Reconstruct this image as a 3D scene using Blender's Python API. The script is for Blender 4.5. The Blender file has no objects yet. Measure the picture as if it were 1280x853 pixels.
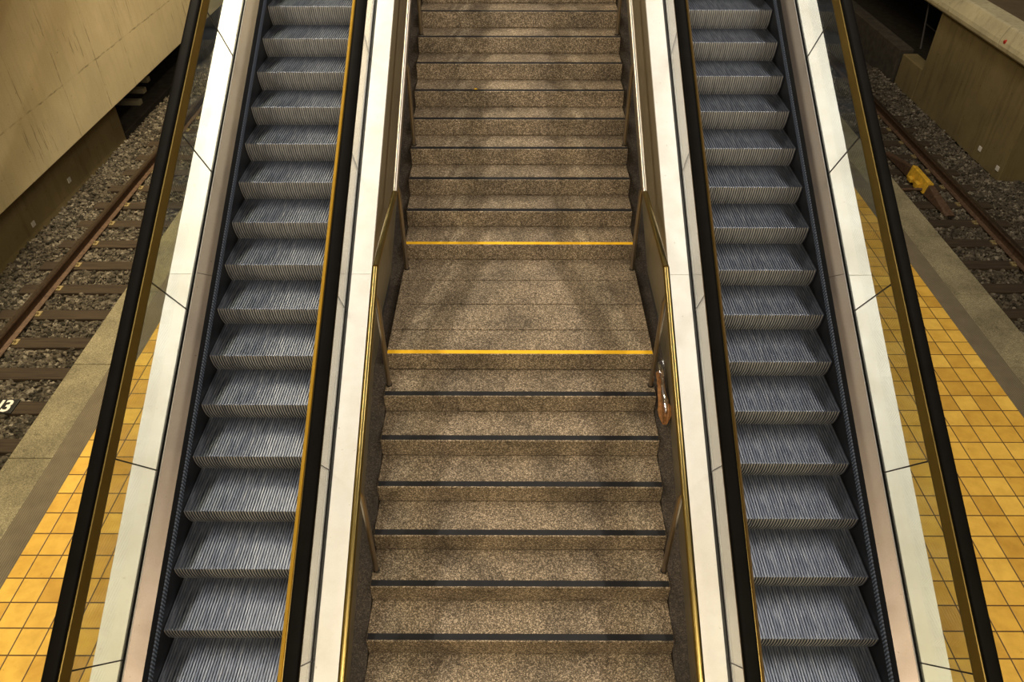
import bpy, bmesh, math, random
import numpy as np
from mathutils import Vector, Matrix

random.seed(7)
rng = np.random.default_rng(7)
D = bpy.data
COL = bpy.context.scene.collection

# ------------------------------------------------------------------ materials
class NT:
    def __init__(s, name):
        s.m = D.materials.new(name); s.m.use_nodes = True
        s.t = s.m.node_tree; s.n = s.t.nodes; s.l = s.t.links
        s.b = s.n['Principled BSDF']
    def node(s, typ, **kw):
        n = s.n.new(typ)
        for k, v in kw.items():
            if k in n.inputs: n.inputs[k].default_value = v
            else: setattr(n, k, v)
        return n
    def link(s, a, b): s.l.new(a, b)
    def coord(s, scale=(1, 1, 1), loc=(0, 0, 0), rot=(0, 0, 0), world=False):
        tc = s.node('ShaderNodeNewGeometry') if world else s.node('ShaderNodeTexCoord')
        mp = s.node('ShaderNodeMapping')
        mp.inputs['Scale'].default_value = scale; mp.inputs['Location'].default_value = loc
        mp.inputs['Rotation'].default_value = rot
        s.link(tc.outputs['Position' if world else 'Object'], mp.inputs['Vector'])
        return mp.outputs[0]
    def noise(s, vec, scale, detail=4, rough=.55, dist=0):
        n = s.node('ShaderNodeTexNoise'); n.inputs['Scale'].default_value = scale
        n.inputs['Detail'].default_value = detail; n.inputs['Roughness'].default_value = rough
        n.inputs['Distortion'].default_value = dist
        if vec is not None: s.link(vec, n.inputs['Vector'])
        return n.outputs['Fac']
    def voro(s, vec, scale, feature='F1', out='Distance'):
        n = s.node('ShaderNodeTexVoronoi'); n.feature = feature; n.inputs['Scale'].default_value = scale
        if vec is not None: s.link(vec, n.inputs['Vector'])
        return n.outputs[out]
    def ramp(s, fac, stops, interp='LINEAR'):
        r = s.node('ShaderNodeValToRGB'); r.color_ramp.interpolation = interp
        e = r.color_ramp.elements
        while len(e) < len(stops): e.new(.5)
        for i, (p, c) in enumerate(stops):
            e[i].position = p; e[i].color = (*c, 1) if len(c) == 3 else c
        s.link(fac, r.inputs['Fac']); return r.outputs['Color']
    def mix(s, fac, a, b, blend='MIX'):
        m = s.node('ShaderNodeMix'); m.data_type = 'RGBA'; m.blend_type = blend
        for sock, v in ((m.inputs[0], fac), (m.inputs[6], a), (m.inputs[7], b)):
            if isinstance(v, (int, float)): sock.default_value = v
            elif isinstance(v, tuple): sock.default_value = (*v, 1)
            else: s.link(v, sock)
        return m.outputs[2]
    def math(s, op, a, b=None):
        m = s.node('ShaderNodeMath'); m.operation = op
        for i, v in enumerate((a, b)):
            if v is None: continue
            if isinstance(v, (int, float)): m.inputs[i].default_value = v
            else: s.link(v, m.inputs[i])
        return m.outputs[0]
    def bump(s, h, strength=.3, dist=.01):
        b = s.node('ShaderNodeBump'); b.inputs['Strength'].default_value = strength
        b.inputs['Distance'].default_value = dist
        s.link(h, b.inputs['Height']); s.link(b.outputs[0], s.b.inputs['Normal'])
    def base(s, c):
        if isinstance(c, tuple): s.b.inputs['Base Color'].default_value = (*c, 1)
        else: s.link(c, s.b.inputs['Base Color'])
    def pr(s, rough=.5, metal=0., spec=.5):
        if isinstance(rough, (int, float)): s.b.inputs['Roughness'].default_value = rough
        else: s.link(rough, s.b.inputs['Roughness'])
        s.b.inputs['Metallic'].default_value = metal
        s.b.inputs['Specular IOR Level'].default_value = spec
        return s.m

def plain(name, c, rough=.5, metal=0., spec=.5, var=.12, scale=6):
    t = NT(name); v = t.coord()
    f = t.noise(v, scale, 5)
    t.base(t.ramp(f, [(.3, tuple(x * (1 - var) for x in c)), (.7, tuple(min(1, x * (1 + var)) for x in c))]))
    return t.pr(rough, metal, spec)

def terrazzo(name, dark, mid, light, dirt=.5):
    t = NT(name); v = t.coord(world=True)
    a = t.voro(v, 125, out='Color'); sep = t.node('ShaderNodeSeparateColor'); t.link(a, sep.inputs[0])
    b = t.voro(v, 290, out='Color'); sep2 = t.node('ShaderNodeSeparateColor'); t.link(b, sep2.inputs[0])
    c1 = t.ramp(sep.outputs[0], [(.0, dark), (.3, dark), (.36, mid), (.74, mid), (.8, light), (1, light)])
    c2 = t.ramp(sep2.outputs[0], [(0, dark), (.35, mid), (.8, mid), (.9, light)])
    c = t.mix(.5, c1, c2)
    n = t.noise(v, 2.2, 6, .6)
    d = t.ramp(n, [(.35, (1 - dirt,) * 3), (.62, (1, 1, 1))])
    n2 = t.noise(v, 13, 3, .6)
    d2 = t.ramp(n2, [(.27, (.55, .55, .52)), (.4, (1, 1, 1))])
    c = t.mix(1, c, d, 'MULTIPLY'); c = t.mix(.7, c, d2, 'MULTIPLY')
    t.base(c); t.bump(sep2.outputs[1], .08, .002)
    return t.pr(.62, 0, .3)

def concrete(name, c, streak=.25, speck=.4, wear=.25, rough=.85, sc=1.):
    t = NT(name); v = t.coord(world=True)
    n = t.noise(v, 1.1 * sc, 7, .6)
    col = t.ramp(n, [(.3, tuple(x * (1 - wear) for x in c)), (.7, tuple(x * (1 + wear * .6) for x in c))])
    v2 = t.coord(scale=(5, 5, .45), world=True)
    n2 = t.noise(v2, 1.6 * sc, 6, .65)
    col = t.mix(streak, col, t.ramp(n2, [(.34, (.35, .31, .25)), (.5, (1, 1, 1))]), 'MULTIPLY')
    n3 = t.noise(v, 16, 2, .5)
    col = t.mix(speck, col, t.ramp(n3, [(.24, (.18, .15, .11)), (.3, (1, 1, 1))]), 'MULTIPLY')
    n4 = t.noise(v, 60, 3, .6)
    col = t.mix(.35, col, t.ramp(n4, [(.3, (.7, .7, .7)), (.7, (1.15, 1.15, 1.15))]), 'MULTIPLY')
    t.base(col); t.bump(n4, .15, .004)
    return t.pr(rough, 0, .25)

def brushed(name, c, rough=.36, metal=1., var=.1, aniso=(60, 1.2, 60)):
    t = NT(name); v = t.coord(scale=aniso, world=True)
    n = t.noise(v, 3, 4, .6)
    v2 = t.coord(world=True); n2 = t.noise(v2, 2.5, 5, .6); n3 = t.noise(v2, 30, 2, .5)
    col = t.ramp(n, [(.3, tuple(x * (1 - var) for x in c)), (.7, c)])
    col = t.mix(.5, col, t.ramp(n2, [(.3, (.8, .76, .7)), (.6, (1, 1, 1))]), 'MULTIPLY')
    col = t.mix(.5, col, t.ramp(n3, [(.22, (.45, .4, .35)), (.27, (1, 1, 1))]), 'MULTIPLY')
    t.base(col)
    r = t.ramp(n2, [(.3, (rough + .06,) * 3), (.7, (rough - .04,) * 3)])
    return t.pr(r, metal)

MT = {}
MT['tread'] = terrazzo('tread_terrazzo', (.020, .016, .011), (.185, .140, .088), (.66, .53, .38), .45)
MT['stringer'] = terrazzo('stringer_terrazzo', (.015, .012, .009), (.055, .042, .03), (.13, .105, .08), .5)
MT['strip'] = plain('anti_slip_black', (.010, .010, .012), .55, 0, .3, .3, 9)
MT['yellow'] = plain('nosing_yellow', (.85, .48, .012), .5, 0, .4, .1, 12)
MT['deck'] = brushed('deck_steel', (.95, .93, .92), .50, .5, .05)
MT['inner_deck'] = brushed('inner_deck_steel', (.35, .295, .25), .45)  # same metal as the outer deck; its darker reflection is put into the colour
MT['panel'] = brushed('panel_steel', (.42, .36, .24), .45, .8)
MT['tube'] = plain('handrail_metal', (.36, .27, .095), .28, 1., .5, .08, 3)  # yellow reflection on the lower and landing rail, put into its colour
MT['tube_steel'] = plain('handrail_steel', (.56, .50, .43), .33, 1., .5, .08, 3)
MT['post'] = plain('post_steel', (.36, .31, .25), .33, 1., .5, .1, 3)
MT['guide'] = plain('gold_anodised', (.28, .20, .06), .34, 1., .5, .06, 3)
MT['rubber'] = plain('handrail_rubber', (.004, .0036, .003), .5, 0, .03, .2, 5)
MT['edge_yellow'] = plain('edge_yellow', (.66, .40, .035), .45, .3, .4, .08, 4)
MT['edge_brown'] = plain('edge_brown', (.20, .125, .035), .45, .5, .4, .15, 8)
MT['gasket'] = plain('gasket_rubber', (.014, .013, .013), .45)
MT['skirt'] = plain('skirt_paint', (.014, .015, .018), .35, 0, .5, .2)
MT['moulding'] = plain('dark_moulding', (.010, .010, .011), .4)
MT['post_foot'] = plain('post_foot', (.05, .045, .04), .5, .8)
MT['paint_rust'] = plain('rusty_steel', (.10, .058, .032), .6, .3, .4, .4, 20)
MT['rail_top'] = plain('rail_top', (.16, .12, .085), .35, .9, .5, .3, 20)
MT['clip'] = plain('clip_metal', (.36, .28, .13), .5, .5, .5, .4, 30)
MT['devyel'] = plain('device_yellow', (.62, .36, .03), .5, 0, .4, .3, 12)
MT['plate'] = plain('tag_plate', (.62, .58, .50), .5, 0, .4, .1, 30)
MT['red'] = plain('red_reflector', (.45, .03, .02), .4)
MT['white'] = plain('sign_white', (.80, .76, .66), .5, 0, .4, .06)
MT['board'] = plain('sign_black', (.012, .012, .011), .5)
MT['truss'] = plain('truss_paint', (.05, .045, .04), .6)
MT['dark'] = plain('dark_concrete', (.05, .042, .03), .9, 0, .2, .3)

# step metal: cool aluminium, worn and streaked along the ribs
t = NT('step_aluminium'); v = t.coord(scale=(45, 2.5, 2.5)); n = t.noise(v, 2.2, 5, .65)
v2 = t.coord(scale=(1, 1, 1)); n2 = t.noise(v2, 5, 4, .6)
c = t.ramp(n, [(.3, (.085, .10, .14)), (.5, (.19, .215, .27)), (.72, (.37, .39, .43))])
c = t.mix(.6, c, t.ramp(n2, [(.3, (.6, .6, .63)), (.65, (1, 1, 1))]), 'MULTIPLY')
t.base(c); MT['step'] = t.pr(.46, .75, .4)
t = NT('riser_aluminium'); v = t.coord(scale=(45, 2.5, 2.5)); n = t.noise(v, 2.2, 5, .65)
t.base(t.ramp(n, [(.3, (.18, .178, .17)), (.7, (.50, .488, .455))])); MT['riser'] = t.pr(.5, .35, .4)

# brush strip with bristle tufts
t = NT('brush_bristle'); v = t.coord(world=True)
w = t.node('ShaderNodeTexWave'); w.wave_type = 'BANDS'; w.bands_direction = 'Y'; w.inputs['Scale'].default_value = 14
w.inputs['Distortion'].default_value = 1.; t.link(v, w.inputs['Vector'])
t.base(t.ramp(w.outputs['Fac'], [(.1, (.012, .016, .024)), (.9, (.075, .10, .15))])); t.bump(w.outputs['Fac'], .6, .01)
MT['brush'] = t.pr(.6, 0, .4)

# platform tiles
TZ = 5.71
t = NT('yellow_tile'); g = t.coord(scale=(1 / .2205, 1 / .2325, 1), loc=(-4.320 / .2205, -6.7506 / .2325, 0), world=True)
sx = t.node('ShaderNodeSeparateXYZ'); t.link(g, sx.inputs[0])
def edge(o):
    f = t.math('FRACT', o); d = t.math('ABSOLUTE', t.math('SUBTRACT', f, .5)); return t.math('SUBTRACT', .5, d)
e = t.math('MINIMUM', edge(sx.outputs[0]), edge(sx.outputs[1]))
fl = t.node('ShaderNodeVectorMath'); fl.operation = 'FLOOR'; t.link(g, fl.inputs[0])
wn = t.node('ShaderNodeTexWhiteNoise'); wn.noise_dimensions = '2D'; t.link(fl.outputs[0], wn.inputs['Vector'])
c = t.ramp(wn.outputs['Value'], [(0, (.54, .31, .045)), (.5, (.67, .40, .06)), (1, (.75, .48, .085))])
vw = t.coord(world=True); n = t.noise(vw, 7, 6, .6)
c = t.mix(.55, c, t.ramp(n, [(.32, (.72, .64, .52)), (.62, (1.05, 1.05, 1.05))]), 'MULTIPLY')
n = t.noise(vw, 28, 2, .5)
c = t.mix(.6, c, t.ramp(n, [(.2, (.3, .25, .18)), (.25, (1, 1, 1))]), 'MULTIPLY')
gm = t.ramp(e, [(.017, (0, 0, 0)), (.034, (1, 1, 1))])
c = t.mix(gm, (.085, .045, .014), c); t.base(c); t.bump(gm, .4, .004)
MT['tile'] = t.pr(.42, 0, .4)

# granite platform edge and grooved strip
MT['granite'] = terrazzo('granite_edge', (.10, .085, .045), (.24, .205, .115), (.40, .34, .20), .35)
t = NT('grooved_strip'); v = t.coord(world=True)
w = t.node('ShaderNodeTexWave'); w.wave_type = 'BANDS'; w.bands_direction = 'X'; w.inputs['Scale'].default_value = 15
t.link(v, w.inputs['Vector']); n = t.noise(v, 6, 5, .6)
c = t.ramp(w.outputs['Fac'], [(.0, (.095, .075, .042)), (.35, (.16, .128, .078)), (1, (.17, .138, .086))])
c = t.mix(.5, c, t.ramp(n, [(.3, (.6, .6, .6)), (.7, (1.1, 1.1, 1.1))]), 'MULTIPLY'); t.base(c); t.bump(w.outputs['Fac'], .5, .006)
MT['groove'] = t.pr(.7, 0, .3)

# ballast
t = NT('ballast_stone'); v = t.coord(world=True); a = t.voro(v, 17, out='Color')
sp = t.node('ShaderNodeSeparateColor'); t.link(a, sp.inputs[0])
c = t.ramp(sp.outputs[0], [(0, (.028, .024, .016)), (.4, (.066, .055, .038)), (.85, (.125, .105, .074)), (1, (.25, .22, .165))])
n = t.noise(v, .9, 4, .6); c = t.mix(.6, c, t.ramp(n, [(.3, (.5, .42, .32)), (.65, (1.1, 1.1, 1.1))]), 'MULTIPLY'); t.base(c)
MT['ballast'] = t.pr(.85, 0, .25)
# sleepers
t = NT('sleeper_wood'); v = t.coord(scale=(1.2, 22, 22), world=True); n = t.noise(v, 1.5, 5, .6)
t.base(t.ramp(n, [(.3, (.022, .015, .009)), (.7, (.062, .042, .023))])); MT['sleeper'] = t.pr(.8, 0, .25)
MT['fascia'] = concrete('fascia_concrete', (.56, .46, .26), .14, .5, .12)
t = NT.__new__(NT); t.m = MT['fascia']; t.t = t.m.node_tree; t.n = t.t.nodes; t.l = t.t.links; t.b = t.n['Principled BSDF']
prev = t.b.inputs['Base Color'].links[0].from_socket
vw = t.coord(world=True); sx = t.node('ShaderNodeSeparateXYZ'); t.link(vw, sx.inputs[0])
nm = t.noise(t.coord(scale=(1, 1, 1), loc=(3, 0, 0), world=True), 3.0, 5, .6)
wob = t.math('MULTIPLY', t.math('SUBTRACT', t.noise(vw, 5, 3, .5), .5), .05)
lines = None
for ax, p0, w_ in ((1, 13.07, .012), (1, 14.42, .014), (1, 15.64, .010), (1, 11.8, .008), (2, -4.90, .012)):
    d = t.math('ABSOLUTE', t.math('SUBTRACT', t.math('ADD', sx.outputs[ax], wob), p0))
    q = t.math('LESS_THAN', d, w_); lines = q if lines is None else t.math('MAXIMUM', lines, q)
lines = t.math('MULTIPLY', lines, t.ramp(nm, [(.46, (.05, .05, .05)), (.60, (.6, .6, .6))]))
scr = t.noise(t.coord(scale=(1, 13, .75), rot=(.12, 0, 0), world=True), 1.7, 3, .6)
reg = t.noise(t.coord(scale=(1, 1, 1), loc=(0, 1.3, 2.2), world=True), .75, 2, .5)
scr = t.math('MULTIPLY', t.math('GREATER_THAN', scr, .60), t.ramp(reg, [(.56, (0, 0, 0)), (.64, (.55, .55, .55))]))
cc = t.mix(t.math('MAXIMUM', lines, scr), prev, (.10, .075, .035)); t.base(cc)
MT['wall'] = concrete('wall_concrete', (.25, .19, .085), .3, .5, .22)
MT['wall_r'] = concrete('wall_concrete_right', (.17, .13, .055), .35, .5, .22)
MT['beam'] = concrete('beam_concrete', (.48, .42, .25), .3, .7, .22)
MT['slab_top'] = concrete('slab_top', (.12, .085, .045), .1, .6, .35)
MT['paper'] = plain('brown_paper', (.27, .125, .042), .6, 0, .3, .5, 30)
MT['coal'] = plain('gum_spot', (.02, .018, .015), .8)

# clear balustrade glass
t = NT('balustrade_glass'); t.n.remove(t.b)
tr = t.node('ShaderNodeBsdfTransparent'); tr.inputs['Color'].default_value = (.86, .89, .87, 1)
gl = t.node('ShaderNodeBsdfGlossy'); gl.inputs['Roughness'].default_value = .02; gl.inputs['Color'].default_value = (1, 1, 1, 1)
fr = t.node('ShaderNodeFresnel'); ge = t.node('ShaderNodeNewGeometry'); io = t.math('SUBTRACT', 1.5, t.math('MULTIPLY', ge.outputs['Backfacing'], 1.5 - 1 / 1.5)); t.link(io, fr.inputs['IOR'])
ms = t.node('ShaderNodeMixShader'); t.link(fr.outputs[0], ms.inputs[0]); t.link(tr.outputs[0], ms.inputs[1]); t.link(gl.outputs[0], ms.inputs[2])
t.link(ms.outputs[0], t.n['Material Output'].inputs['Surface']); MT['glass'] = t.m
t = NT('clear_wrap'); t.n.remove(t.b)
tr = t.node('ShaderNodeBsdfTransparent'); tr.inputs['Color'].default_value = (.75, .72, .66, 1)
gl = t.node('ShaderNodeBsdfGlossy'); gl.inputs['Roughness'].default_value = .12
ms = t.node('ShaderNodeMixShader'); ms.inputs[0].default_value = .28; t.link(tr.outputs[0], ms.inputs[1]); t.link(gl.outputs[0], ms.inputs[2])
t.link(ms.outputs[0], t.n['Material Output'].inputs['Surface']); MT['wrap'] = t.m

# ------------------------------------------------------------------ mesh helpers
ORG = {}
class MB:
    def __init__(s): s.v = []; s.f = []
    def add(s, vs, fs):
        o = len(s.v); s.v += [tuple(map(float, q)) for q in vs]; s.f += [tuple(i + o for i in f) for f in fs]; return s
    def box(s, x0, x1, y0, y1, z0, z1):
        return s.add([(x0, y0, z0), (x1, y0, z0), (x1, y1, z0), (x0, y1, z0), (x0, y0, z1), (x1, y0, z1), (x1, y1, z1), (x0, y1, z1)],
                     [(0, 3, 2, 1), (4, 5, 6, 7), (0, 1, 5, 4), (1, 2, 6, 5), (2, 3, 7, 6), (3, 0, 4, 7)])
    def loft(s, rings, cap=True, closed=True):
        n = len(rings[0]); vs = [q for r in rings for q in r]; fs = []
        for i in range(len(rings) - 1):
            for j in range(n if closed else n - 1):
                k = (j + 1) % n
                fs.append((i * n + j, i * n + k, (i + 1) * n + k, (i + 1) * n + j))
        if cap and closed:
            fs.append(tuple(range(n - 1, -1, -1))); fs.append(tuple((len(rings) - 1) * n + j for j in range(n)))
        return s.add(vs, fs)
    def tube(s, pts, r, seg=14, cap=True):
        pts = [Vector(p) for p in pts]; rings = []
        for i, p in enumerate(pts):
            a = (pts[i] - pts[i - 1]).normalized() if i else (pts[1] - pts[0]).normalized()
            b = (pts[i + 1] - pts[i]).normalized() if i < len(pts) - 1 else a
            d = (a + b).normalized()
            u = Vector((1, 0, 0))
            if abs(d.dot(u)) > .9: u = Vector((0, 1, 0))
            w = d.cross(u).normalized(); u = w.cross(d).normalized()
            k = 1 / max(.3, math.sqrt((1 + a.dot(b)) / 2))
            rr = r[i] if isinstance(r, (list, tuple)) else r
            rings.append([p + u * rr * math.cos(q) + w * rr * k * math.sin(q) for q in [2 * math.pi * j / seg for j in range(seg)]])
        return s.loft(rings, cap)

def mk(name, mb, mat, parent=None, smooth=False, bevel=0, kind=None, label=None, cat=None, group=None, angle=40):
    v = np.array(mb.v)
    lo, hi = v.min(0), v.max(0)
    org = np.array([(lo[0] + hi[0]) / 2, (lo[1] + hi[1]) / 2, lo[2]])
    me = D.meshes.new(name); me.from_pydata([tuple(q) for q in (v - org)], [], mb.f); me.update()
    bm = bmesh.new(); bm.from_mesh(me); bmesh.ops.recalc_face_normals(bm, faces=bm.faces); bm.to_mesh(me); bm.free()
    me.materials.append(MT[mat])
    if smooth:
        me.polygons.foreach_set('use_smooth', [True] * len(me.polygons))
        try: me.set_sharp_from_angle(angle=math.radians(angle))
        except Exception: pass
    o = D.objects.new(name, me); COL.objects.link(o); ORG[o] = org
    po = ORG[parent] if parent is not None else np.zeros(3)
    o.location = org - po
    if parent is not None: o.parent = parent
    if bevel:
        b = o.modifiers.new('bevel', 'BEVEL'); b.width = bevel; b.segments = 2; b.limit_method = 'ANGLE'
    if kind: o['kind'] = kind
    if label: o['label'] = label
    if cat: o['category'] = cat
    if group: o['group'] = group
    return o

def thing(name, loc, label, cat, group=None):
    o = D.objects.new(name, None); COL.objects.link(o); o.location = loc; ORG[o] = np.array(loc, float)
    o.empty_display_size = .1
    o['label'] = label; o['category'] = cat
    if group: o['group'] = group
    return o

def copy_at(src, org, parent=None, **kw):
    c = src.copy(); COL.objects.link(c); ORG[c] = np.array(org, float)
    c.parent = parent
    c.location = ORG[c] - (ORG[parent] if parent is not None else 0)
    for k, v in kw.items(): c[k] = v
    return c

# ------------------------------------------------------------------ camera
cam = D.cameras.new('camera'); co = D.objects.new('camera', cam); COL.objects.link(co)
cam.sensor_width = 36; cam.lens = 941.424 / 1280 * 36; cam.clip_end = 200
co.location = (-.0492, 0, 0); co.rotation_euler = (math.pi / 2 - .685284, 0, .003563)
bpy.context.scene.camera = co

# ------------------------------------------------------------------ measures
PZ = -5.71; TRZ = -6.80                     # platform level, track bed level
TN = .5417; EB = -6.5396; TE = .37; RISE = TE * TN
def eline(y): return TN * y + EB            # escalator nosing line
Y0, Z0, RS, TS, LAND, WS = 2.8571, -5.1643, .17761, .33, 1.4442, 2.246
YL = Y0 + 6 * TS; ZL = Z0 + 6 * RS          # landing nose
YU = YL + LAND                              # first upper riser
XC = 2.0625

# ------------------------------------------------------------------ escalators
def ext(prof, x0, sg, y0, y1, n=1):
    """a cross section (d across, h above the nosing line) carried along the incline"""
    rings = []
    for i in range(n + 1):
        y = y0 + (y1 - y0) * i / n
        rings.append([(x0 + sg * d, y, eline(y) + h) for d, h in prof])
    return MB().loft(rings)

def step_mesh():
    W = .4825; nr = 46; b = .066
    prof = [(TE + .075, 0), (.20, 0), (.06, 0), (.0015, 0), (.0, -.0015), (-.001, -.03), (.004, -.07), (.016, -.12), (.036, -.165), (b, -RISE - .02)]
    prof_in = []
    for i, (y, z) in enumerate(prof):
        if i < 4: prof_in.append((y + (.004 if i == 3 else 0), z - .011))
        else: prof_in.append((y + .016, z - .004))
    vs = []; fs = []; pitch = 2 * W / nr; m = len(prof)
    xs = []
    for k in range(nr):
        a = -W + k * pitch
        xs += [(a, 1), (a + pitch * .48, 1), (a + pitch * .55, 0), (a + pitch * .93, 0)]
    xs.append((W, 1))
    for x, up in xs:
        vs += [(x, y, z) for y, z in (prof if up else prof_in)]
    for i in range(len(xs) - 1):
        for j in range(m - 1):
            fs.append((i * m + j, i * m + j + 1, (i + 1) * m + j + 1, (i + 1) * m + j))
    mb = MB().add(vs, fs)
    # side cheeks and underside
    for x in (-W, W):
        pts = [(x, y, z) for y, z in prof] + [(x, TE + .075, -.05)]
        mb.add(pts, [tuple(range(len(pts)))])
    return mb

JOINTS = [-.9 + 0, .32, 1.476, 2.631, 3.775, 4.935, 6.100, 7.245, 8.40, 9.55]
STEP0 = None
def escalator(sg, phase, label):
    global STEP0
    cx = sg * XC
    E = thing('escalator', (cx, 1.5, PZ), label, 'escalator')
    ya, yb = 1.55, 10.9
    # steps
    for i in range(-3, 23):
        y = 2.805 + phase * TE + i * TE; z = eline(2.805 + phase * TE + i * TE) if True else 0
        if STEP0 is None:
            mb = step_mesh(); v = np.array(mb.v)
            mb.v = [tuple(q + np.array([cx, y, eline(y)])) for q in v]
            STEP0 = mk('step', mb, 'step', E); STEP0['y'] = y
            me = STEP0.data; me.materials.append(MT['riser']); ztop = max(q.co.z for q in me.vertices)
            for pl in me.polygons:
                if abs(pl.normal.x) < .9 and pl.center.z < ztop - .013 and pl.normal.y < -.3 and max(me.vertices[q].co.y for q in pl.vertices) < min(q.co.y for q in me.vertices) + .075 and min(me.vertices[q].co.y for q in pl.vertices) < min(q.co.y for q in me.vertices) + .07:
                    pl.material_index = 1
            STEP_OFF['o'] = ORG[STEP0] - np.array([cx, y, eline(y)])
            del STEP0['y']
        else:
            copy_at(STEP0, np.array([cx, y, eline(y)]) + STEP_OFF['o'], E)
    for side in (1, -1):                    # +1: away from the stair, -1: next to the stair
        s = sg * side
        wide = .85 if side == 1 else .826
        mk('skirt_panel', ext([(.4885, -.62), (.4985, -.62), (.4985, .1), (.4885, .1)], cx, s, ya, yb), 'skirt', E)
        mk('brush_strip', ext([(.470, .082), (.486, .068), (.4885, .118), (.478, .112)], cx, s, ya, yb), 'brush', E)
        mk('dark_moulding', ext([(.4885, .1), (.497, .1), (.512, .172), (.503, .178)], cx, s, ya, yb), 'moulding', E)
        seams = [ya, 5.19, yb] if True else []
        for a, b_ in zip(seams[:-1], seams[1:]):
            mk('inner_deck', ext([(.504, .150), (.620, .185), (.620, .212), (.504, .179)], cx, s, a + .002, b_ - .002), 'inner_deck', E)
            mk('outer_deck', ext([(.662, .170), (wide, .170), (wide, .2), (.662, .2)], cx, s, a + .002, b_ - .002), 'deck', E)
        mk('glass_gasket', ext([(.621, .150), (.6265, .150), (.6265, .213), (.621, .217)], cx, s, ya, yb), 'deck', E, label='thin bright steel glazing bead')
        mk('glass_gasket', ext([(.627, .150), (.6352, .150), (.6352, .203), (.627, .203)], cx, s, ya, yb), 'gasket', E)
        mk('glass_gasket', ext([(.6475, .150), (.661, .150), (.661, .207), (.6475, .207)], cx, s, ya, yb), 'gasket', E)
        # glass panels, their joints square to the incline
        k = (.985 - .12) / .735
        def gq(y, d, top):
            if not top: return (cx + s * d, y, eline(y) + .12)
            return (cx + s * (d + .02), y - .36 * k, eline(y) + .12 + .54 * k)
        for a, b_ in zip(JOINTS[1:-1], JOINTS[2:]):
            a += .004; b_ -= .004; d0, d1 = .636, .646
            q = [gq(a, d0, 0), gq(b_, d0, 0), gq(b_, d0, 1), gq(a, d0, 1), gq(a, d1, 0), gq(b_, d1, 0), gq(b_, d1, 1), gq(a, d1, 1)]
            mk('glass_panel', MB().add(q, [(0, 1, 2, 3), (4, 5, 6, 7), (0, 1, 5, 4), (1, 2, 6, 5), (2, 3, 7, 6), (3, 0, 4, 7)]), 'glass', E)
        for j in JOINTS[2:-1]:
            a, b_ = j - .004, j + .004; d0, d1 = .637, .645
            q = [gq(a, d0, 0), gq(b_, d0, 0), gq(b_, d0, 1), gq(a, d0, 1), gq(a, d1, 0), gq(b_, d1, 0), gq(b_, d1, 1), gq(a, d1, 1)]
            mk('joint_seal', MB().add(q, [(0, 1, 2, 3), (4, 5, 6, 7), (0, 1, 5, 4), (1, 2, 6, 5), (2, 3, 7, 6), (3, 0, 4, 7)]), 'gasket', E)
        # handrail and its guide
        mk('handrail_guide', ext([(.622, .962), (.634, .958), (.745, .975), (.745, 1.034), (.668, 1.034), (.655, 1.040), (.650, 1.036), (.622, .972)], cx, s, ya, yb), 'guide', E, label='gold anodised handrail guide')
        if side == -1:
            mk('edge_strip', ext([(.612, .968), (.621, .962), (.649, 1.034), (.645, 1.042)] if sg < 0 else [(.618, .970), (.621, .962), (.649, 1.034), (.647, 1.040)], cx, s, ya, yb), 'edge_yellow' if sg < 0 else 'edge_brown', E, label='yellow strip along the handrail' if sg < 0 else 'brown strip along the handrail')
        hp = []
        c, hw, top, th = .707, .0465, 1.062, .034
        for q in range(13):
            an = math.pi * q / 12
            hp.append((c + hw * math.copysign(abs(math.cos(an)) ** .55, math.cos(an)), top - th + th * math.sin(an) ** .55))
        hp += [(c - hw + .004, top - th - .016), (c + hw - .004, top - th - .016)]
        mk('handrail', ext(hp, cx, s, ya, yb), 'rubber', E, True, label='black rubber handrail')
        # side cladding under the outer deck
        if side == 1:
            for a, b_ in zip(JOINTS[1:-1], JOINTS[2:]):
                mb = MB().loft([[(cx + s * .826, y, eline(y) + .172), (cx + s * .846, y, eline(y) + .172), (cx + s * .846, y, eline(y) - .9), (cx + s * .826, y, eline(y) - .9)] for y in (a + .004, b_ - .004)])
                mk('cladding_panel', mb, 'panel', E)
        else:
            pb = [(-1.0, -7.55), (1.0, -6.45), (3.284, -5.205), (5.36, -4.088), (6.06, -4.088), (7.315, -3.475), (9.179, -2.46), (11.5, -1.2)]
            def zb(y):
                return float(np.interp(y, [q[0] for q in pb], [q[1] for q in pb]))
            for a, b_ in zip(JOINTS[1:-1], JOINTS[2:]):
                ysn = sorted([a + .003, b_ - .003] + [q[0] for q in pb if a + .003 < q[0] < b_ - .003])
                mb = MB().loft([[(cx + s * .802, y, eline(y) + .172), (cx + s * .824, y, eline(y) + .172), (cx + s * .824, y, zb(y)), (cx + s * .802, y, zb(y))] for y in ysn])
                mk('cladding_panel', mb, 'panel', E)
    mk('truss', ext([(-.80, -.95), (.80, -.95), (.80, -.62), (-.80, -.62)], cx, 1, ya, yb), 'truss', E)
    return E
STEP_OFF = {}
escalator(-1, .105, 'escalator left of the terrazzo stair, with a yellow strip along its inner handrail')
escalator(1, 0., 'escalator right of the terrazzo stair, with ribbed steps and black handrails')

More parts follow.
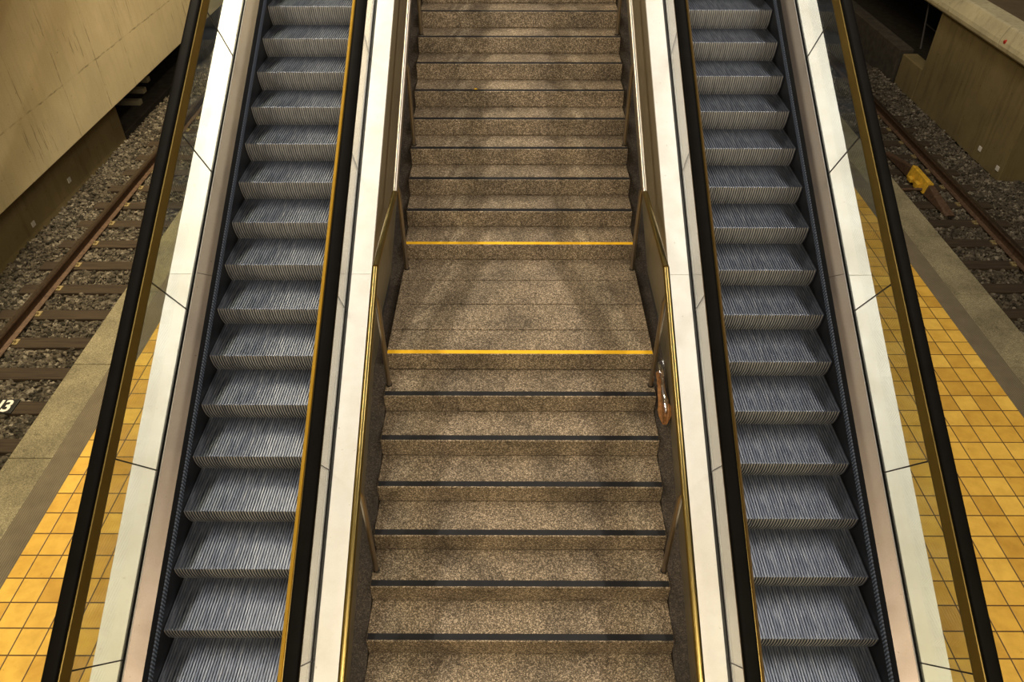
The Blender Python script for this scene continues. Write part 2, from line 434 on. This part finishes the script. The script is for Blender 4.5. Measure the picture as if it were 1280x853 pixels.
# ------------------------------------------------------------------ stair
ST = thing('staircase', (0, Y0, PZ), 'brown speckled terrazzo stair with a landing between the two escalators', 'stairs')
HB = WS / 2
NLOW, NUP = 3, 17
def stair_step(y, z, strip, depth=TS):
    o = mk('stair_step', MB().box(-HB, HB, y, y + depth + .012, z - RS + .011, z).box(-HB + .002, HB - .002, y + .016, y + depth + .012, z - RS - .02, z - RS + .013), 'tread', ST, bevel=.006)
    if strip:
        mk('anti_slip_strip', MB().box(-HB + .004, HB - .004, y + .012 if strip == 'strip' else y + .007, y + (.062 if strip == 'strip' else .05), z - .004, z + .0015), strip, o,
           label='yellow nosing strip' if strip == 'yellow' else 'black anti-slip strip')
    return o
for i in range(-NLOW, 6): stair_step(Y0 + i * TS, Z0 + i * RS, 'strip')
for a, b_, s_ in ((YL, 5.17, 'yellow'), (5.17, 5.547, None), (5.547, 5.93, None), (5.93, YU + .012, None)):
    o = mk('landing_slab', MB().box(-HB, HB, a + (.008 if a > YL else .0), b_ - .007, ZL - RS + .011, ZL), 'tread', ST, bevel=.003)
    if s_: mk('anti_slip_strip', MB().box(-HB + .004, HB - .004, a + .008, a + .052, ZL - .004, ZL + .0015), 'yellow', o, label='yellow nosing strip')
for i in range(NUP): stair_step(YU + i * TS, ZL + RS + i * RS, 'yellow' if i == 0 else 'strip')
# dark stringer / gutter each side and under the treads
zz = [(Y0 - 4 * TS, Z0 - 4 * RS), (YL + .12, ZL + .065), (YL + .12, ZL), (YU, ZL), (YU + NUP * TS, ZL + NUP * RS)]
def gut(y):
    if y < YL + .2: return min(Z0 + (y - Y0) * RS / TS, ZL + .107) - .12
    return max(ZL - .135 + .107 * 0, ZL + (y - YU) * RS / TS - .02) if y > YU - .2 else ZL - .028 - .107
gys = [Y0 - 3.5 * TS, Y0, YL + .0, YL + .2, YU - .25, YU + .0, YU + 2, YU + NUP * TS]
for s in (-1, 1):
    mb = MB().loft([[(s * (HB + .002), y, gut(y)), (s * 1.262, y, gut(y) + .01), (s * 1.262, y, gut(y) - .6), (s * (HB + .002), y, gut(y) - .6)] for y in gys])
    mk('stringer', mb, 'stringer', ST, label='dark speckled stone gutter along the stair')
mk('stair_base', MB().loft([[(-HB + .1, y, gut(y) - .12), (HB - .1, y, gut(y) - .12), (HB - .1, y, gut(y) - .55), (-HB + .1, y, gut(y) - .55)] for y in gys]), 'dark', ST)

# ------------------------------------------------------------------ stair handrails
def stair_rail(s, word, label):
    H = thing('stair_handrail', (s * 1.11, Y0, Z0), label, 'handrail')
    x = s * 1.115; r = .026; zt = ZL + .875
    sl = RS / TS
    p = [(x, 1.75, zt - (4.83 - 1.75) * sl), (x, 4.83, zt), (x, 6.03, zt), (x, YU + 5.2, zt + (YU + 5.2 - 6.03) * sl)]
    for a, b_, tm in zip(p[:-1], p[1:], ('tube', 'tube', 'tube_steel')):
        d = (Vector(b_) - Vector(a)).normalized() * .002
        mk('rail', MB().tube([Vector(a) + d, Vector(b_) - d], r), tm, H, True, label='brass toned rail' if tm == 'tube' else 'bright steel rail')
    def railz(y):
        return zt - (4.83 - y) * sl if y < 4.83 else zt if y < 6.03 else zt + (y - 6.03) * sl
    posts = [(Y0 - 3 * TS + .13, Z0 - 3 * RS), (3.335, Z0 + RS), (4.645, Z0 + 5 * RS), (6.12, ZL),
             (YU + 3 * TS + .10, ZL + 4 * RS), (YU + 7 * TS + .10, ZL + 8 * RS), (YU + 11 * TS + .1, ZL + 12 * RS)]
    for y, z in posts:
        xx = s * 1.094
        zr = railz(y) - r * .9
        q = mk('post', MB().tube([(xx, y, z), (xx, y, zr - .06), (xx + s * .012, y, zr - .015), (x, y, zr + .004)], .020, 12), 'post', H, True, label='steel post')
        mk('post_foot', MB().tube([(xx, y, z), (xx, y, z + .010)], .026, 14), 'post_foot', q, label='dark round post foot')
stair_rail(-1, 'left', 'steel tube handrail on posts along the left side of the stair')
stair_rail(1, 'right', 'steel tube handrail on posts along the right side of the stair')

# ------------------------------------------------------------------ litter
def paper_bag():
    B = thing('paper_bag', (1.185, 4.36, gut(4.36)), 'crumpled brown paper bag with clear wrapper lying beside the right stair handrail post', 'bag')
    rr = random.Random(5)
    N = 15; K = 22; rings = []
    for k in range(N):
        f = k / (N - 1); y = 4.345 + .385 * f
        w = np.interp(f, [0, .06, .2, .42, .7, 1], [.016, .040, .050, .036, .028, .026])
        h = np.interp(f, [0, .06, .2, .42, .7, 1], [.022, .060, .080, .055, .045, .050])
        ring = []
        for j in range(K):
            a = 2 * math.pi * j / K
            q = 1 + (.20 if j % 2 else -.12) * rr.uniform(.2, 1.3) + .10 * math.sin(3 * a + 5 * f)
            up = max(0, math.sin(a))
            dent = 1 - .55 * up ** 3 * (1 if f > .12 else .3)     # the open mouth folds in along the top
            ring.append((1.186 - .012 * f + w * q * math.cos(a), y + rr.uniform(-.010, .010), gut(y) + .05 + h * .5 + h * .6 * q * dent * math.sin(a)))
        rings.append(ring)
    mk('paper', MB().loft(rings), 'paper', B)
    rings = []
    for k in range(10):
        f = k / 9; y = 4.39 + .40 * f
        w = np.interp(f, [0, .2, .6, .85, 1], [.012, .022, .013, .026, .034]); h = w * .8
        rings.append([(1.188 + .006 * math.sin(9 * f) + w * math.cos(a) * rr.uniform(.6, 1.25), y, gut(y) + .115 - .02 * f + h * math.sin(a) * rr.uniform(.6, 1.25)) for a in [2 * math.pi * j / 12 for j in range(12)]])
    mk('clear_wrapper', MB().loft(rings), 'wrap', B, label='crinkled clear wrapper')
paper_bag()
mk('leaf', MB().add([(-.49, 7.99, ZL + 6 * RS + .003), (-.47, 7.975, ZL + 6 * RS + .006), (-.445, 7.99, ZL + 6 * RS + .003), (-.47, 8.01, ZL + 6 * RS + .008)], [(0, 1, 2), (0, 2, 3)]),
   'yellow', label='tiny yellow leaf lying on a tread of the upper stair flight', cat='leaf')

# ------------------------------------------------------------------ platform
EL, GL_, TL = -5.139, -4.694, -4.429
ER, GR, TR = 6.116, 5.648, 5.379
mk('floor', MB().box(TL, TR, -5, 32, PZ - .25, PZ), 'tile', kind='structure')
n = 0
def edge_slabs(x0, x1, ys, mat):
    global n
    for a, b_ in zip(ys[:-1], ys[1:]):
        n += 1
        mk('trim_%d' % n, MB().box(x0, x1, a + .003, b_ - .003, PZ - .25, PZ), mat, kind='structure', bevel=.012 if mat == 'granite' else 0)
ysL = [5.105 + 1.44 * k for k in range(-7, 19)]
ysR = [6.53 + 1.44 * k for k in range(-8, 18)]
edge_slabs(EL, GL_, [ysL[0], ysL[5], ysL[6], ysL[7], ysL[8], ysL[9], ysL[-1]], 'granite')
edge_slabs(GR, ER, [ysR[0], ysR[6], ysR[7], ysR[8], ysR[9], ysR[10], ysR[11], ysR[-1]], 'granite')
edge_slabs(GL_, TL, [-5, 32], 'groove'); edge_slabs(TR, GR, [-5, 32], 'groove')
n += 1; mk('trim_%d' % n, MB().box(EL + .18, EL + .38, -5, 32, TRZ - .3, PZ - .25), 'dark', kind='structure')
n += 1; mk('trim_%d' % n, MB().box(ER - .38, ER - .18, -5, 32, TRZ - .3, PZ - .25), 'dark', kind='structure')

# ------------------------------------------------------------------ tracks
SLZ = -6.75
def rail(x, label, y0, y1):
    R_ = [(-.075, 0), (.075, 0), (.075, .014), (.012, .032), (.010, .135), (.036, .15), (.036, .178), (.028, .186), (-.028, .186), (-.036, .178), (-.036, .15), (-.010, .135), (-.012, .032), (-.075, .014)]
    T = thing('rail', (x, y0, SLZ), label, 'rail')
    mk('rail_web', MB().loft([[(x + a, y, SLZ + .012 + h) for a, h in R_] for y in (y0, y1)]), 'paint_rust', T)
    mk('rail_head', MB().loft([[(x + a, y, SLZ + .012 + h) for a, h in ((-.034, .180), (.034, .180), (.029, .189), (-.029, .189))] for y in (y0, y1)]), 'rail_top', T, label='worn rail head')
XRL, XRR = -1.132 * 6.57 + .245, 1.200 * 6.57 + .245
GAUGE = 1.37
rail(XRL, 'rusty steel rail running past the bright concrete wall on the left', 2, 30)
rail(XRR, 'rusty steel rail running along the dark right track bed', 2, 30)
rail(XRL + GAUGE, 'steel rail tucked under the left platform edge', 2, 30)
rail(XRR - GAUGE, 'steel rail tucked under the right platform edge', 2, 30)

ORD = ['first', 'second', 'third', 'fourth', 'fifth', 'sixth', 'seventh', 'eighth', 'ninth', 'tenth', 'eleventh', 'twelfth', 'thirteenth', 'fourteenth', 'fifteenth', 'sixteenth', 'seventeenth', 'eighteenth', 'nineteenth', 'twentieth', 'farthest']
def sleepers(sgn, xr, y_start, cnt, side, ref, first):
    src = None
    xo = abs(xr)
    for i in range(cnt):
        y = y_start + .655 * i
        lab = 'dark timber %s track sleeper, %s' % (side, ref(i))
        org = np.array([sgn * (xo - .68), y, SLZ - .14])
        if src is None:
            T = thing('sleeper', tuple(org), lab, 'sleeper', 'sleepers of the %s track' % side)
            src = [T]
            src.append(mk('beam', MB().box(sgn * (xo - .68) - 1.17, sgn * (xo - .68) + 1.17, y - .115, y + .115, SLZ - .14, SLZ), 'sleeper', T, bevel=.012))
            for xx in (xr, xr - sgn * GAUGE):
                for dx in (-.115, .115):
                    mb = MB().box(xx + dx - .035, xx + dx + .035, y - .07, y + .05, SLZ, SLZ + .018)
                    mb.tube([(xx + dx, y - .02, SLZ + .018), (xx + dx, y - .02, SLZ + .055)], .016, 6)
                    src.append(mk('rail_clip', mb, 'clip', T, label='yellowish rail clip'))
        else:
            T2 = copy_at(src[0], org, None, label=lab)
            dlt = org - ORG[src[0]]
            for ch in src[1:]:
                copy_at(ch, ORG[ch] + dlt, T2)
def refL(i):
    if i < 3: return '%s below the H3 board' % ['third', 'second', 'first'][i]
    if i == 3: return 'the one under the H3 board'
    return '%s up from the H3 board' % ORD[i - 4]
def refR(i):
    if i <= 5: return '%s below the yellow device' % ORD[5 - i]
    if i <= 9: return ['under the tip of the lower rusty ramp', 'under the lower rusty ramp end near the housing', 'under the yellow device housing', 'under the upper rusty ramp'][i - 6]
    return '%s up beyond the yellow device' % ORD[i - 10]
sleepers(-1, XRL, 6.895 - .655 * 3, 19, 'left', refL, None)
sleepers(1, XRR, 9.05 - .655 - .11, 13, 'right', refR, None)

def ballast(name, x0, x1, y0, y1, label, dens, skip, zb):
    nx, ny = int((x1 - x0) / .07), int((y1 - y0) / .07)
    X, Y = np.meshgrid(np.linspace(x0, x1, nx), np.linspace(y0, y1, ny))
    Z = np.full_like(X, zb) + rng.normal(0, .012, X.shape)
    if x1 > 0: X = np.where(Y > 13.2, np.minimum(X, 9.23), X)
    V = [np.stack([X, Y, Z], -1).reshape(-1, 3)]
    F = [(j * nx + i, j * nx + i + 1, (j + 1) * nx + i + 1, (j + 1) * nx + i) for j in range(ny - 1) for i in range(nx - 1)]
    bm = bmesh.new(); bmesh.ops.create_icosphere(bm, subdivisions=1, radius=1)
    bv = np.array([v.co[:] for v in bm.verts]); bf = np.array([[v.index for v in f.verts] for f in bm.faces]); bm.free()
    N = int((x1 - x0) * (y1 - y0) * dens)
    off = nx * ny; FS = []
    for k in range(N):
        x, y = rng.uniform(x0, x1), rng.uniform(y0, y1)
        if skip(x, y) or (x > 9.2 and y > 13.15): continue
        s = rng.uniform(.022, .042) * (1 if rng.random() < .85 else 1.35)
        sc = s * rng.uniform(.65, 1.25, 3); a = rng.uniform(0, 6.28); b = rng.uniform(-.6, .6)
        p = bv * (1 + rng.uniform(-.28, .22, (len(bv), 1))) * sc
        ca, sa, cb, sb = math.cos(a), math.sin(a), math.cos(b), math.sin(b)
        p = p @ np.array([[1, 0, 0], [0, cb, -sb], [0, sb, cb]]) @ np.array([[ca, -sa, 0], [sa, ca, 0], [0, 0, 1]])
        V.append(p + np.array([x, y, zb + rng.uniform(-.005, .028)])); FS.append(bf + off); off += len(bv)
    v = np.concatenate(V); mb = MB(); mb.v = v.tolist(); mb.f = F + [tuple(int(q) for q in r) for r in np.concatenate(FS)]
    org = np.array([(x0 + x1) / 2, y0, zb])
    me = D.meshes.new(name); me.from_pydata((v - org).tolist(), [], mb.f); me.materials.append(MT['ballast'])
    o = D.objects.new(name, me); COL.objects.link(o); o.location = org
    o['label'] = label; o['category'] = 'gravel'; o['kind'] = 'stuff'
def skL(x, y):
    f = ((y - 6.895) / .655 + .5) % 1 - .5
    return x > XRL - .49 and abs(f) * .655 < .125
def skR(x, y):
    f = ((y - (9.05 - .11)) / .655 + .5) % 1 - .5
    return x < XRR + .49 and abs(f) * .655 < .125
ballast('ballast', -8.25, -5.6, 5.2, 19.5, 'brown grey crushed stone ballast of the left track', 420, skL, -6.80)
ballast('ballast', 6.5, 9.85, 8.0, 19.3, 'brown grey crushed stone ballast of the right track', 420, skR, -6.80)
mk('floor_track', MB().box(-14, 14, -5, 34, TRZ - .6, TRZ - .09), 'dark', kind='structure')

# H3 board lying on the left track
hx, hy, hz = -6.66, 6.895, SLZ
HBD = thing('stop_board', (hx, hy, hz), 'black board lettered H3 lying on the left track', 'sign')
mk('plate', MB().box(hx - .22, hx + .245, hy - .125, hy + .125, hz, hz + .02), 'board', HBD, bevel=.004)
def text_mesh(body, size, x, y, z, mat, parent, shear=.0):
    cu = D.curves.new('lettering', 'FONT'); cu.body = body; cu.size = size; cu.extrude = .002; cu.offset = .006; cu.shear = shear
    cu.align_x = 'CENTER'; cu.align_y = 'CENTER'
    tmp = D.objects.new('tmp', cu); COL.objects.link(tmp); bpy.context.view_layer.update()
    me = D.meshes.new_from_object(tmp.evaluated_get(bpy.context.evaluated_depsgraph_get()))
    D.objects.remove(tmp); D.curves.remove(cu)
    o = D.objects.new('lettering', me); COL.objects.link(o); me.materials.append(MT[mat])
    ORG[o] = np.array([x, y, z]); o.parent = parent; o.location = ORG[o] - ORG[parent]; return o
lt = text_mesh('H3', .29, hx + .055, hy - .01, hz + .023, 'white', HBD); lt['label'] = 'white letters H3'; lt.scale = (.86, 1, 1)

# yellow track device with rusty ramps
T = thing('track_device', (7.6, 12.9, SLZ), 'yellow track device with rusty ramps between the right rails', 'track device')
mb = MB().loft([[(7.50, 12.55, -6.72), (7.66, 12.55, -6.72), (7.66, 12.55, -6.52), (7.55, 12.55, -6.50)], [(7.48, 13.25, -6.72), (7.64, 13.25, -6.72), (7.64, 13.25, -6.50), (7.53, 13.25, -6.47)]])
mb.box(7.44, 7.52, 12.72, 12.86, -6.72, -6.60); mb.box(7.42, 7.50, 12.95, 13.1, -6.70, -6.62)
mk('housing', mb, 'devyel', T, bevel=.015, label='yellow housing')
mk('ramp', MB().loft([[(7.52, 12.55, -6.735), (7.70, 12.55, -6.735), (7.66, 12.55, -6.54), (7.56, 12.55, -6.54)], [(7.58, 11.75, -6.735), (7.76, 11.75, -6.735), (7.74, 11.75, -6.70), (7.62, 11.75, -6.70)]]), 'paint_rust', T, bevel=.01, label='rusty ramp')
mk('ramp', MB().loft([[(7.50, 13.25, -6.735), (7.64, 13.25, -6.735), (7.62, 13.25, -6.53), (7.53, 13.25, -6.53)], [(7.46, 14.3, -6.735), (7.60, 14.3, -6.735), (7.58, 14.3, -6.70), (7.48, 14.3, -6.70)]]), 'paint_rust', T, bevel=.01, label='rusty ramp')
mk('tie_rod', MB().tube([(6.6, 12.62, -6.66), (7.5, 12.62, -6.66)], .028, 10), 'paint_rust', smooth=True, label='rusty tie rod reaching from the platform side to the yellow track device', cat='rod')

# ------------------------------------------------------------------ left wall
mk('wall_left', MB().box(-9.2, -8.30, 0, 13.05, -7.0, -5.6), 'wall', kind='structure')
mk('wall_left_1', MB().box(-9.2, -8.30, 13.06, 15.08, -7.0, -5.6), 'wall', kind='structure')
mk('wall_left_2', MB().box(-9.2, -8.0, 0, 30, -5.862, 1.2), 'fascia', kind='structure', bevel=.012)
mk('wall_left_3', MB().box(-11.0, -10.6, 15.09, 30, -7.0, -5.862), 'dark', kind='structure')
mk('baseboard_left', MB().loft([[(-8.75, y, -7.0), (-8.34, y, -7.0), (-8.34, y, -6.72), (-8.5, y, -6.70), (-8.75, y, -6.69)] for y in (15.2, 28)]), 'dark', kind='structure', bevel=.02)
for k, (y, z) in enumerate(((16.60, -6.58), (16.95, -6.44), (17.28, -6.31))):
    lab = ['lowest of the three pale concrete steps in the dark left recess', 'middle one of the three pale concrete steps in the dark left recess', 'topmost of the three pale concrete steps in the dark left recess'][k]
    mk('concrete_step', MB().box(-9.7, -8.55, y, y + .17, z - .11, z), 'beam', bevel=.015, label=lab, cat='step', group='concrete steps in the left recess')
def tag_plate(x, y, z, s, label, w=.10, mat='plate', name='wall_tag'):
    mk(name, MB().box(x - .008, x + .008, y - w / 2, y + w / 2, z - w * .45, z + w * .45), mat, bevel=.003, label=label, cat='tag', group='small white tags on the track walls')
tag_plate(-8.296, 11.24, -6.617, 1, 'small white tag on the lower left wall, nearer one')
tag_plate(-8.296, 12.66, -6.52, 1, 'small white tag on the lower left wall, farther one by the dark spot')

# ------------------------------------------------------------------ right wall and bridge slab
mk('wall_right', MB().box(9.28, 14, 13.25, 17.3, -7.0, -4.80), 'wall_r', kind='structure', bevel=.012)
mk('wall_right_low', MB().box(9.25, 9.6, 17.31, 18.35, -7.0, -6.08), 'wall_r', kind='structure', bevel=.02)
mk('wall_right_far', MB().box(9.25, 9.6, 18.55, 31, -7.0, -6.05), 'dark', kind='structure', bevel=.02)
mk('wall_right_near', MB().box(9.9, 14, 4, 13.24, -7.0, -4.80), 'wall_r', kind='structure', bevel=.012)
bp = [(9.16, -4.78), (9.11, -4.73), (9.09, -4.66), (9.10, -4.58), (9.19, -4.36), (9.24, -4.34), (9.6, -4.34), (9.6, -4.79)]
for a, b_, k in ((8.0, 14.62, 1), (14.64, 17.2, 2), (17.22, 30, 3)):
    mk('trim_right_%d' % k, MB().loft([[(x, y, z) for x, z in bp] for y in (a, b_)]), 'beam', kind='structure', bevel=.01)
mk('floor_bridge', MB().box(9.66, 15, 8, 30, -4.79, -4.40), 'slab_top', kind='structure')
mk('red_reflector', MB().tube([(9.15, 14.45, -4.56), (9.085, 14.45, -4.575)], .035, 10), 'red', label='small red round reflector on the pale concrete beam', cat='reflector')
tag_plate(9.272, 13.40, -6.62, 1, 'small white tag on the dark right wall, just above the gravel at the corner')
tag_plate(9.272, 14.15, -6.565, 1, 'small white tag on the dark right wall, farther and higher one')
def pole(x, y, label):
    T = thing('steel_strut', (x, y, -5.9), label, 'strut')
    mk('pole', MB().tube([(x, y, -5.95), (x - .05, y + .25, -4.8)], .022, 10), 'truss', T, True)
    mk('stay', MB().tube([(x - .03, y + .1, -5.4), (x + .7, y + .1, -5.85)], .015, 8), 'truss', T, True)
pole(9.6, 18.3, 'thin steel strut with a stay in the dark gap behind the right wall')

# ------------------------------------------------------------------ upper concourse
mk('floor_upper', MB().box(-3.2, 3.2, 12.0, 22, -.95, -.70), 'tread', kind='structure')

# ------------------------------------------------------------------ light
W = D.worlds.new('world'); bpy.context.scene.world = W; W.use_nodes = True
W.node_tree.nodes['Background'].inputs[0].default_value = (.62, .72, 1, 1)
W.node_tree.nodes['Background'].inputs[1].default_value = .03
def area(name, loc, rot, sx_, sy_, e, c):
    l = D.lights.new(name, 'AREA'); l.shape = 'RECTANGLE'; l.size = sx_; l.size_y = sy_; l.energy = e; l.color = c
    o = D.objects.new(name, l); COL.objects.link(o); o.location = loc; o.rotation_euler = rot; return o
WARM = (1, .90, .77)
SLA = math.atan(TN)
for s in (-1, 1):
    for k in range(6):
        y = 3.5 + 2.6 * k
        area('ceiling_tube', (s * 4.3, y, eline(y) + 7.0), (SLA, 0, 0), .22, 2.6, 150, WARM)
    area('platform_lamp', (s * 4.8, -1.5, -.6), (math.radians(25), 0, 0), .4, 4, 160, (1, .82, .44))
area('overpass_lamp', (0, -2.5, 2.2), (math.radians(62), 0, 0), 6, 1.2, 560, (1, .84, .64))  # fill light added behind the camera to brighten the risers
for k in range(4):
    y = 9.5 + 2.9 * k
    area('wall_washer', (-4.9, y, eline(y) + 5.0), (SLA, math.radians(30), 0), .08, 2.9, 720, (1, .83, .54))  # added lights that brighten the left fascia, no known fixture
mk('trim_lamp_shield', MB().loft([[(-6.03, y, eline(y) + h) for h in (1.30, 5.6)] + [(-6.0, y, eline(y) + h) for h in (5.6, 1.30)] for y in (6, 24)]), 'dark', kind='structure')  # unseen plate added to cut a shadow edge across the left fascia
area('track_lamp', (-4.8, 6.0, -1.2), (0, math.radians(70), 0), .5, 3, 34, (1, .80, .14))  # yellow fill added for the left wall, not a known fixture
mk('wall_back', MB().box(-25, 25, 33, 33.3, -8, 14), 'dark', kind='structure')

sc = bpy.context.scene
sc.view_settings.view_transform = 'Standard'; sc.view_settings.look = 'None'
sc.view_settings.exposure = 0; sc.view_settings.gamma = 1; sc.view_settings.use_curve_mapping = False
sc.cycles.use_denoising = True
sc.cycles.max_bounces = 8; sc.cycles.transparent_max_bounces = 16
